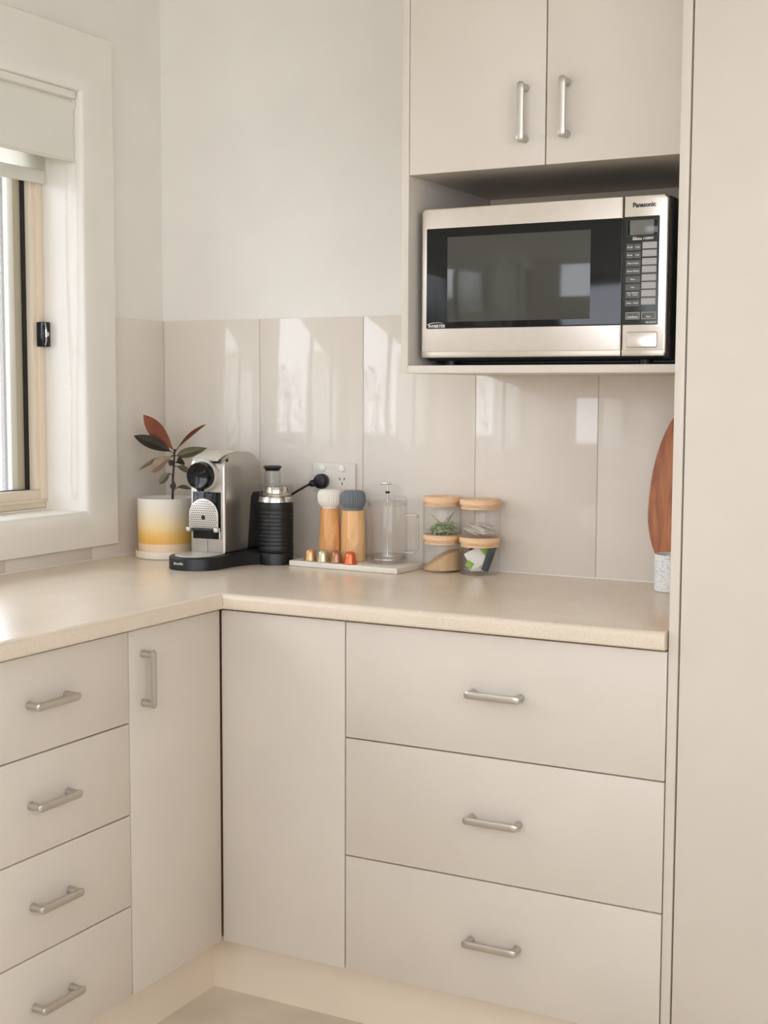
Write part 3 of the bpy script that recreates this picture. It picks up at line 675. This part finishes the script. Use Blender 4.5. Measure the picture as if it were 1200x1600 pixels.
# ------------------------------------------------------------------ serving board with mills, pods, coffee press
BZ = .9135
b = bm_new(); t = bmesh.new(); prism(b, [(.482, -.151), (.780, -.163), (.785, -.026), (.487, -.026)], .9003, BZ, .0018, None, 2)
tag(obj('serving_board', b, 'marble'), 'thin pale marble serving board under the mills and coffee press', 'board')
def mill(name, label, loc, rt, rb, hb, rh, zh, head, body):
    m = thing(name, label, 'pepper mill', loc, 0, 'wooden mills with ribbed tops')
    b = bm_new(); lathe(b, [(0, 0), (rb-.001, 0), (rb, .001), (rb-(rb-rt)*.35, hb*.3), (rt+.001, hb*.72), (rt, hb-.002), (rt-.002, hb), (0, hb)], 48); obj('wooden_body', b, body, m)
    b = bm_new(); lathe(b, [(0, hb+.0002), (rt-.004, hb+.0002), (rt-.004, hb+.007), (0, hb+.007)], 40); obj('collar', b, head, m)
    fl = lambda a, r, z: 1-(.075*abs(math.cos(a*15))**3 if r > rh*.80 else 0)
    h0, h1 = hb+.005, zh
    b = bm_new(); lathe(b, [(0, h0), (rh*.72, h0), (rh*.90, h0+.006), (rh, h0+.015), (rh*.98, h1-.012), (rh*.90, h1-.004), (rh*.72, h1), (0, h1+.0005)], 180, mod=fl); obj('ribbed_head', b, head, m)
mill('pepper_mill', 'wooden mill with ribbed white top, left of the pair', (.559, -.090, BZ+.0003), .0228, .0285, .124, .0300, .169, 'mwhite', 'oak')
mill('pepper_mill', 'wooden mill with ribbed slate-grey top, right of the pair', (.619, -.082, BZ+.0003), .0268, .0300, .1215, .0305, .168, 'mgrey', 'oak2')
caps = [('cap_gold', 'gold coffee pod, leftmost on the serving board', .530, -.1325), ('cap_cream', 'pale cream coffee pod in front of the white-topped mill', .5685, -.138),
        ('cap_brown', 'brown coffee pod between the cream and orange pods', .6060, -.139), ('cap_orange', 'bright orange coffee pod, rightmost of the four', .6445, -.141)]
for m_, lab, x, y in caps:
    c = thing('coffee_pod', lab, 'coffee pod', (x, y, BZ+.0003), 0, 'coffee pods on the serving board')
    b = bm_new(); lathe(b, [(.0148, .0012), (.0142, .004), (.0126, .016), (.0119, .0225), (.0098, .0268), (.0065, .0288), (.003, .0295), (0, .0295)], 36); obj('pod_shell', b, m_, c)
    b = bm_new(); lathe(b, [(0, 0), (.0172, 0), (.0182, .0005), (.0180, .0012), (.0149, .0015), (0, .0014)], 36); obj('pod_rim', b, m_, c)

fp = thing('coffee_press', 'clear glass plunger coffee press with square handle, right of the mills', 'coffee press', (.7085, -.075, BZ+.0003))
R_ = .0475
b = bm_new(); lathe(b, [(0, 0), (R_-.003, 0), (R_, .003), (R_, .142), (R_+.0015, .1475), (R_-.001, .1475), (R_-.0025, .142), (R_-.0025, .010), (R_-.006, .008), (0, .008)], 64); obj('glass_beaker', b, 'jar', fp)
b = bm_new(); tube(b, smooth_path([(-R_-.001, -.004, .1455), (-R_-.006, -.006, .150), (-R_-.009, -.007, .156)], 4), [.006, .0055, .005, .0045, .004, .0035, .003, .0025, .002], 12); obj('pouring_lip', b, 'jar', fp)
b = bm_new(); lathe(b, [(0, .149), (R_-.004, .1478), (R_, .1495), (R_, .1525), (R_-.004, .1565), (.006, .159), (0, .159)], 56); obj('lid', b, 'jar', fp)
b = bm_new(); lathe(b, [(R_-.0035, .136), (R_-.003, .1365), (R_-.003, .140), (R_-.0035, .1405)], 56, closed=True); obj('lid_skirt', b, 'tube', fp)
b = bm_new(); lathe(b, [(0, .0105), (R_-.006, .0105), (R_-.0035, .013), (R_-.0035, .018), (R_-.006, .0195), (.004, .0165), (0, .0165)], 56); obj('filter_disc', b, M['tube'], fp)
b = bm_new(); lathe(b, [(R_-.0045, .0095), (R_-.0028, .0100), (R_-.0028, .0120), (R_-.0045, .0125)], 56, closed=True); obj('filter_ring', b, 'nickel', fp)
b = bm_new(); tube(b, [(0, 0, .0165), (0, 0, .186)], .0014, 12); obj('plunger_rod', b, 'chrome', fp)
b = bm_new(); lathe(b, [(0, .165), (.0055, .165), (.0055, .1695), (0, .1695)], 20); obj('rod_stop', b, 'bgloss', fp)
b = bm_new(); lathe(b, [(0, .170), (.003, .170), (.0028, .184), (0, .184)], 16); tube(b, [(-.015, 0, .1875), (-.013, 0, .188), (.013, 0, .188), (.015, 0, .1875)], [.0016, .0026, .0026, .0016], 12); obj('plunger_knob', b, 'chrome', fp)
b = bm_new(); hp = [(R_-.001, 0, .116), (.070, 0, .1175), (.0775, 0, .114), (.0795, 0, .107), (.0795, 0, .048), (.0775, 0, .036), (.070, 0, .030), (R_-.001, 0, .0285)]
tube(b, smooth_path(hp, 5), .0034, 12); obj('handle', b, 'sglass', fp)

# ------------------------------------------------------------------ storage jars
def jar(label, loc, R, hg, hl):
    j = thing('storage_jar', label, 'jar', loc, 0, 'glass jars with wooden lids')
    b = bm_new(); lathe(b, [(0, 0), (R-.004, 0), (R-.001, .0015), (R, .005), (R, hg-.001), (R-.0018, hg), (R-.0022, hg-.001), (R-.0022, .006), (R-.005, .0035), (0, .0035)], 64); obj('glass_body', b, 'jar', j)
    b = bm_new(); lathe(b, [(0, hg-.009), (R-.003, hg-.009), (R-.003, hg+.0002), (R-.0005, hg+.0002), (R, hg+.0015), (R, hg+hl-.002), (R-.002, hg+hl), (0, hg+hl)], 64); obj('lid', b, 'bamboo', j)
    b = bm_new(); 
    lathe(b, [(R-.0030, hg-.0055), (R-.0024, hg-.005), (R-.0024, hg-.0035), (R-.0030, hg-.003)], 56, closed=True); obj('seal_ring', b, 'tube', j)
    return j
JL, JR = (.840, -.050), (.9385, -.054)
RL, RR = .0455, .0475
jar('lower jar of the left stack, holding brown sugar', (*JL, .9003), RL, .0735, .0125)
jar('upper jar of the left stack, holding dried green leaves', (*JL, .9868), RL, .0755, .0125)
jar('lower jar of the right stack, holding tea sachets and green tags', (*JR, .9003), RR, .0725, .0130)
jar('upper jar of the right stack, holding flat silver sachets', (*JR, .9863), RR, .0735, .0130)
# brown sugar heap, sloping up to the right
t = bmesh.new(); Rs = RL-.0032; n = 40; rings = []
def sz(x, y): 
    u = (x*.88+y*.47)/Rs
    return .006+.020*(1+u)+.010*math.cos(min(1.5, abs(u-.25)*1.4)) - .006*(x*-.47+y*.88)/Rs*0 + .0006*math.sin(x*900)*math.cos(y*800)
for k in range(9):
    rr = Rs*k/8; rings.append([t.verts.new((0, 0, sz(0, 0)))] if k == 0 else [t.verts.new((rr*math.cos(2*PI*i/n), rr*math.sin(2*PI*i/n), sz(rr*math.cos(2*PI*i/n), rr*math.sin(2*PI*i/n)))) for i in range(n)])
bot = [t.verts.new((Rs*math.cos(2*PI*i/n), Rs*math.sin(2*PI*i/n), .0040)) for i in range(n)]
for k in range(8):
    for i in range(n):
        j = (i+1) % n
        if k == 0: t.faces.new((rings[0][0], rings[1][i], rings[1][j]))
        else: t.faces.new((rings[k][i], rings[k+1][i], rings[k+1][j], rings[k][j]))
for i in range(n): t.faces.new((rings[8][i], bot[i], bot[(i+1) % n], rings[8][(i+1) % n]))
t.faces.new(bot); bmesh.ops.recalc_face_normals(t, faces=t.faces[:])
o = obj('brown_sugar', t, 'sugar', None, (*JL, .9003)); o['kind'] = 'stuff'; tag(o, 'brown sugar heaped up in the lower left jar', 'sugar')

# leaf blade mesh used for the dried leaves and the plant
def blade(L, Wd, cup=.18, bend=.0, thick=.0006, fold=0.0, nl=10, peak=.45):
    """leaf drawn along +z from the origin, face towards -y"""
    t = bmesh.new(); F_, B_ = [], []
    for i in range(nl+1):
        u = i/nl; w = Wd/2*(math.sin(PI*min(1, max(0, u))**(math.log(.5)/math.log(peak)))**.85) if 0 < u < 1 else 0.0003
        by = -bend*u*u*L; rowf, rowb = [], []
        for q in (-1, -.5, 0, .5, 1):
            y = by - cup*w*abs(q)*abs(q) + (fold*w*abs(q)) ; x = q*w; z = u*L*(1-abs(bend)*.25*u)
            rowf.append(t.verts.new((x, y, z))); rowb.append(t.verts.new((x, y+thick*(1 if abs(q) < 1 else .3), z)))
        F_.append(rowf); B_.append(rowb)
    for i in range(nl):
        for q in range(4):
            t.faces.new((F_[i][q], F_[i][q+1], F_[i+1][q+1], F_[i+1][q])); t.faces.new((B_[i][q+1], B_[i][q], B_[i+1][q], B_[i+1][q+1]))
        t.faces.new((F_[i][0], F_[i+1][0], B_[i+1][0], B_[i][0])); t.faces.new((F_[i][4], B_[i][4], B_[i+1][4], F_[i+1][4]))
    bmesh.ops.recalc_face_normals(t, faces=t.faces[:]); return t
rnd = random.Random(11); protos = []
for k, (L_, W_, m_) in enumerate(((.040, .0095, 'herb'), (.034, .0085, 'herb2'), (.046, .0105, 'herb'))):
    tb = blade(L_, W_, .3, .35, .0005, nl=6); me = bpy.data.meshes.new('dried_leaf'); tb.to_mesh(me); tb.free(); me.materials.append(M[m_]); me.polygons.foreach_set('use_smooth', [True]*len(me.polygons)); protos.append((me, L_))
z0 = .9868+.0045
for k in range(84):
    me, L_ = protos[k % 3]; o = bpy.data.objects.new('dried_leaf', me); COL.objects.link(o)
    a = rnd.uniform(0, 2*PI); lvl = k/84; el = rnd.uniform(.02, .42)
    d = Vector((math.cos(a)*math.cos(el), math.sin(a)*math.cos(el), math.sin(el)))
    rmax = (RL-.010)*(1-.45*lvl)
    c0 = Vector((rnd.uniform(-1, 1)*.026+.004, rnd.uniform(-1, 1)*.022, 0))*(1-lvl*.55)
    base = c0-Vector((d.x, d.y, 0))*L_*.5
    for end in (base, base+d*L_):
        q = math.hypot(end.x, end.y)
        if q > RL-.006: base -= Vector((end.x, end.y, 0))*((q-(RL-.006))/q)
    o.location = (JL[0]+base.x, JL[1]+base.y, z0+.001+lvl*.020); o.rotation_euler = d.to_track_quat('Z', 'Y').to_euler()
    tag(o, 'dried green leaf among the heap in the upper left jar', 'leaf', 'dried leaves in the upper left jar')
for k, (bx, by, bz, dx, dy, dz_, m_, L_) in enumerate(((.012, -.010, .016, -.62, -.2, .72, 'herb', .052), (-.004, .004, .022, .55, .15, .62, 'herb2', .046), (.004, .006, .018, .30, .25, .72, 'herb2', .044))):
    tb = blade(L_, .008, .3, .1, .0005, nl=8); o = obj('dried_leaf', tb, m_); o.location = (JL[0]+bx, JL[1]+by, .9868+bz)
    o.rotation_euler = Vector((dx, dy, dz_)).to_track_quat('Z', 'Y').to_euler()
    tag(o, ['long green leaf blade standing slantwise in the upper left jar', 'grey-green leaf rising to the right in the upper left jar', 'curled grey-green leaf at the back of the upper left jar'][k], 'leaf')

# sachets
def packet(name, label, w, h, th, loc, rot, m, group=None, cat='sachet'):
    b = bm_new(); t = bmesh.new(); N = 6; top, bot = [], []
    for i in range(N+1):
        for j in range(N+1):
            u, v = i/N*2-1, j/N*2-1; puff = th*(1-u**4)*(1-v**4)+.0003
            top.append(t.verts.new((u*w/2, v*h/2, puff))); bot.append(t.verts.new((u*w/2, v*h/2, -puff)))
    I = lambda i, j: i*(N+1)+j
    for i in range(N):
        for j in range(N):
            t.faces.new((top[I(i, j)], top[I(i+1, j)], top[I(i+1, j+1)], top[I(i, j+1)])); t.faces.new((bot[I(i, j)], bot[I(i, j+1)], bot[I(i+1, j+1)], bot[I(i+1, j)]))
    for k in range(N):
        for A, B in (((k, 0), (k+1, 0)), ((k+1, N), (k, N)), ((0, k+1), (0, k)), ((N, k), (N, k+1))):
            t.faces.new((top[I(*A)], bot[I(*A)], bot[I(*B)], top[I(*B)]))
    merge(b, t); o = obj(name, b, m, None, loc); o.rotation_euler = rot; return tag(o, label, cat, group)
zb = .9863+.0045
sl = [(-.022, .000, .009, 22, 20), (-.013, -.016, .0085, 20, -30), (-.004, -.010, .0095, 18, 65), (.008, -.020, .0085, 14, 10), (.012, .004, .0215, 14, 40), (.020, -.004, .0125, 25, 85), (-.006, .010, .0185, 24, 110), (.002, -.002, .0155, 20, -60), (.016, -.012, .0075, 8, 30), (-.012, .004, .0145, 30, 0)]
for k, (dx, dy, dz_, tilt, az) in enumerate(sl):
    packet('sachet', 'flat silver sachet lying among others in the upper right jar', .038, .030, .0011, (JR[0]+dx*.8, JR[1]+dy, zb+dz_), (0, math.radians(tilt), math.radians(az*.3)), 'sachet', 'silver sachets in the upper right jar')
zb = .9003+.0045; VA = -.49
def place_card(name, label, w, h, dx, depth, zc, lean, roll, m, cat='sachet', th=.0015, yawv=0):
    # card facing the room corner: width across the view, height up
    o = packet(name, label, w, h, th, (0, 0, 0), (0, 0, 0), m, None, cat)
    c, s = math.cos(.49), math.sin(.49)
    o.location = (JR[0]+dx*c+depth*s, JR[1]+dx*s-depth*c, zb+zc)
    o.rotation_euler = (Matrix.Rotation(.49+yawv, 4, 'Z') @ Matrix.Rotation(PI/2-lean, 4, 'X') @ Matrix.Rotation(roll, 4, 'Z')).to_euler(); return o
place_card('tea_sachet', 'white tea sachet leaning at the front of the lower right jar', .044, .042, -.008, .015, .034, .25, .5, 'paper', 'sachet', .002)
place_card('tea_sachet', 'white paper sachet standing behind the leaning one in the lower right jar', .034, .046, .004, .004, .029, .1, -.55, 'paper', 'sachet', .002)
place_card('tag_card', 'lime-green tag at the upper right inside the lower right jar', .034, .030, .012, .012, .048, .2, -.5, 'green', 'tag', .0006)
place_card('tag_card', 'small lime-green tag at the lower left inside the lower right jar', .016, .014, -.025, .022, .019, .2, -.6, 'green', 'tag', .0005)
place_card('dark_packet', 'charcoal packet leaning to the right inside the lower right jar', .017, .060, .0195, .024, .033, .0, -.33, 'navy', 'packet', .0012)
place_card('dark_packet', 'dark upright packet at the back of the lower right jar', .046, .014, .0, -.018, .054, .0, .0, 'navy', 'packet', .0010)
place_card('tea_sachet', 'grey-edged sachet lying at the bottom of the lower right jar', .040, .020, -.004, .006, .006, 1.35, .2, 'sachet', 'sachet', .002)

# ------------------------------------------------------------------ potted rubber plant
PX, PY = .118, -.150
pot = thing('potted_plant', 'rubber plant with rust-red leaves in an ombre yellow pot', 'plant', (PX, PY, .9003))
b = bm_new(); lathe(b, [(0, 0), (.0760, 0), (.0785, .0018), (.0790, .0175), (.0780, .0190), (.0765, .0185), (.0755, .005), (0, .004)], 72); obj('saucer', b, 'ceram', pot)
b = bm_new(); lathe(b, [(0, .0052), (.0695, .0052), (.0715, .0075), (.0735, .148), (.0728, .1500), (.0708, .1500), (.0698, .147), (.0685, .130), (0, .130)], 80); obj('pot', b, 'ombre', pot)
b = bm_new(); lathe(b, [(0, .1335), (.04, .133), (.0685, .1312), (.0685, .1305), (0, .1305)], 48); obj('soil', b, 'soil', pot)
S1 = .00157                     # metres per reference pixel at the pot
vr = Vector((math.cos(.49+.16), math.sin(.49+.16), 0))       # across the view at the pot
vd = Vector((math.sin(.49+.16), -math.cos(.49+.16), 0))      # towards the viewer
def PT(px, py, dep=0): return vr*((px-255)*S1)+Vector((0, 0, .1497+(778-py)*S1*.995))+vd*dep
st = [PT(264, 788), PT(264.5, 770), PT(265, 748), PT(266.5, 728), PT(268, 706), PT(269, 700)]
b = bm_new(); sp_ = smooth_path(st, 5); tube(b, sp_, [.0034-.0012*i/(len(sp_)-1) for i in range(len(sp_))], 10); obj('stem', b, 'stem', pot)
def leaf(bp, tp, wpx, m, face=0.0, bend=.15, cup=.25, db=0, dt=0, petiole=None, peak=.5):
    fold = .5
    A, T = PT(*bp, db), PT(*tp, dt); d = T-A; L_ = d.length
    tb = blade(L_, wpx*S1, cup, bend, .0006, fold=fold, peak=peak)
    zax = d.normalized(); nrm = (vd-zax*vd.dot(zax)).normalized(); nrm = Matrix.Rotation(face, 3, zax) @ nrm
    # bend of the blade is taken out of the chord so that base and tip stay put
    xax = (-nrm).cross(zax); Mx = Matrix((xax, -nrm, zax)).transposed()
    tb.transform(Matrix.Translation(A) @ Mx.to_4x4())
    o = obj('leaf', tb, m, pot); o['label'] = {'rust': 'rust-red leaf', 'darkleaf': 'dark green leaf', 'oliveleaf': 'olive green leaf', 'pinkleaf': 'pale pinkish leaf'}[m]
    if petiole:
        bb = bm_new(); tube(bb, smooth_path([PT(*petiole), (PT(*petiole)+A)/2+Vector((0, 0, .001)), A+d*.04], 4), .0011, 8); obj('leaf_stalk', bb, 'stem', pot)
    return o
leaf((266, 701), (217, 643), 25, 'rust', .15, .10, .2, 0, .02, (268, 706), .55)
leaf((262, 704), (203, 675), 22, 'darkleaf', -.35, .08, .25, .004, .03, (267, 708), .5)
leaf((272, 700), (314, 653), 14, 'rust', 1.05, .15, .3, -.003, -.01, (268, 708), .55)
leaf((271, 711), (321, 701), 19, 'oliveleaf', .45, -.12, .3, .0, .01, (268, 712), .4)
leaf((266, 711), (226, 733), 23, 'pinkleaf', -.5, .12, .25, .01, .045, (268, 709), .62)
leaf((263, 712), (206, 723), 14, 'pinkleaf', -1.0, .25, .3, -.01, -.02, (268, 710), .55)
leaf((270, 722), (286, 716), 16, 'darkleaf', .3, .3, .3, .004, .02, (267, 722), .6)
leaf((272, 728), (298, 736), 12, 'oliveleaf', .6, .35, .3, 0, -.005, (267, 729), .45)
leaf((260, 738), (242, 756), 13, 'oliveleaf', -.25, .1, .25, .006, .012, (265, 745), .5)
leaf((258, 718), (266, 726), 10, 'darkleaf', .2, .1, .25, .005, .018, (266, 728), .5)
leaf((268, 754), (262, 765), 10, 'darkleaf', .2, .2, .3, .006, .010, (265, 752), .5)
leaf((272, 762), (294, 758), 9, 'oliveleaf', .7, .5, .3, .0, -.01, (265, 768), .5)

# ------------------------------------------------------------------ right end of the bench
cp = thing('speckled_cup', 'white terrazzo-speckled cup on the bench, half hidden by the tall cabinet', 'cup', (1.407, -.104, .9003))
b = bm_new(); lathe(b, [(0, 0), (.036, 0), (.0385, .002), (.0385, .0765), (.0375, .0785), (.0355, .0775), (.035, .006), (0, .005)], 56); obj('cup_wall', b, 'terrazzo', cp)
egg = []
for k in range(48):
    a = 2*PI*k/48; x = .105*math.cos(a); z = math.sin(a); z = z*.242 if z > 0 else z*.158; egg.append((x, z))
b = bm_new(); prism(b, egg, -.0075, .0075, .003, FACE_Y, 3)
o = obj('chopping_board', b, 'acacia', None, (1.437, -.040, 1.0625)); o.rotation_euler = (math.radians(-4.5), 0, 0)
tag(o, 'oval reddish wooden board leaning on the tiles behind the speckled cup', 'board')
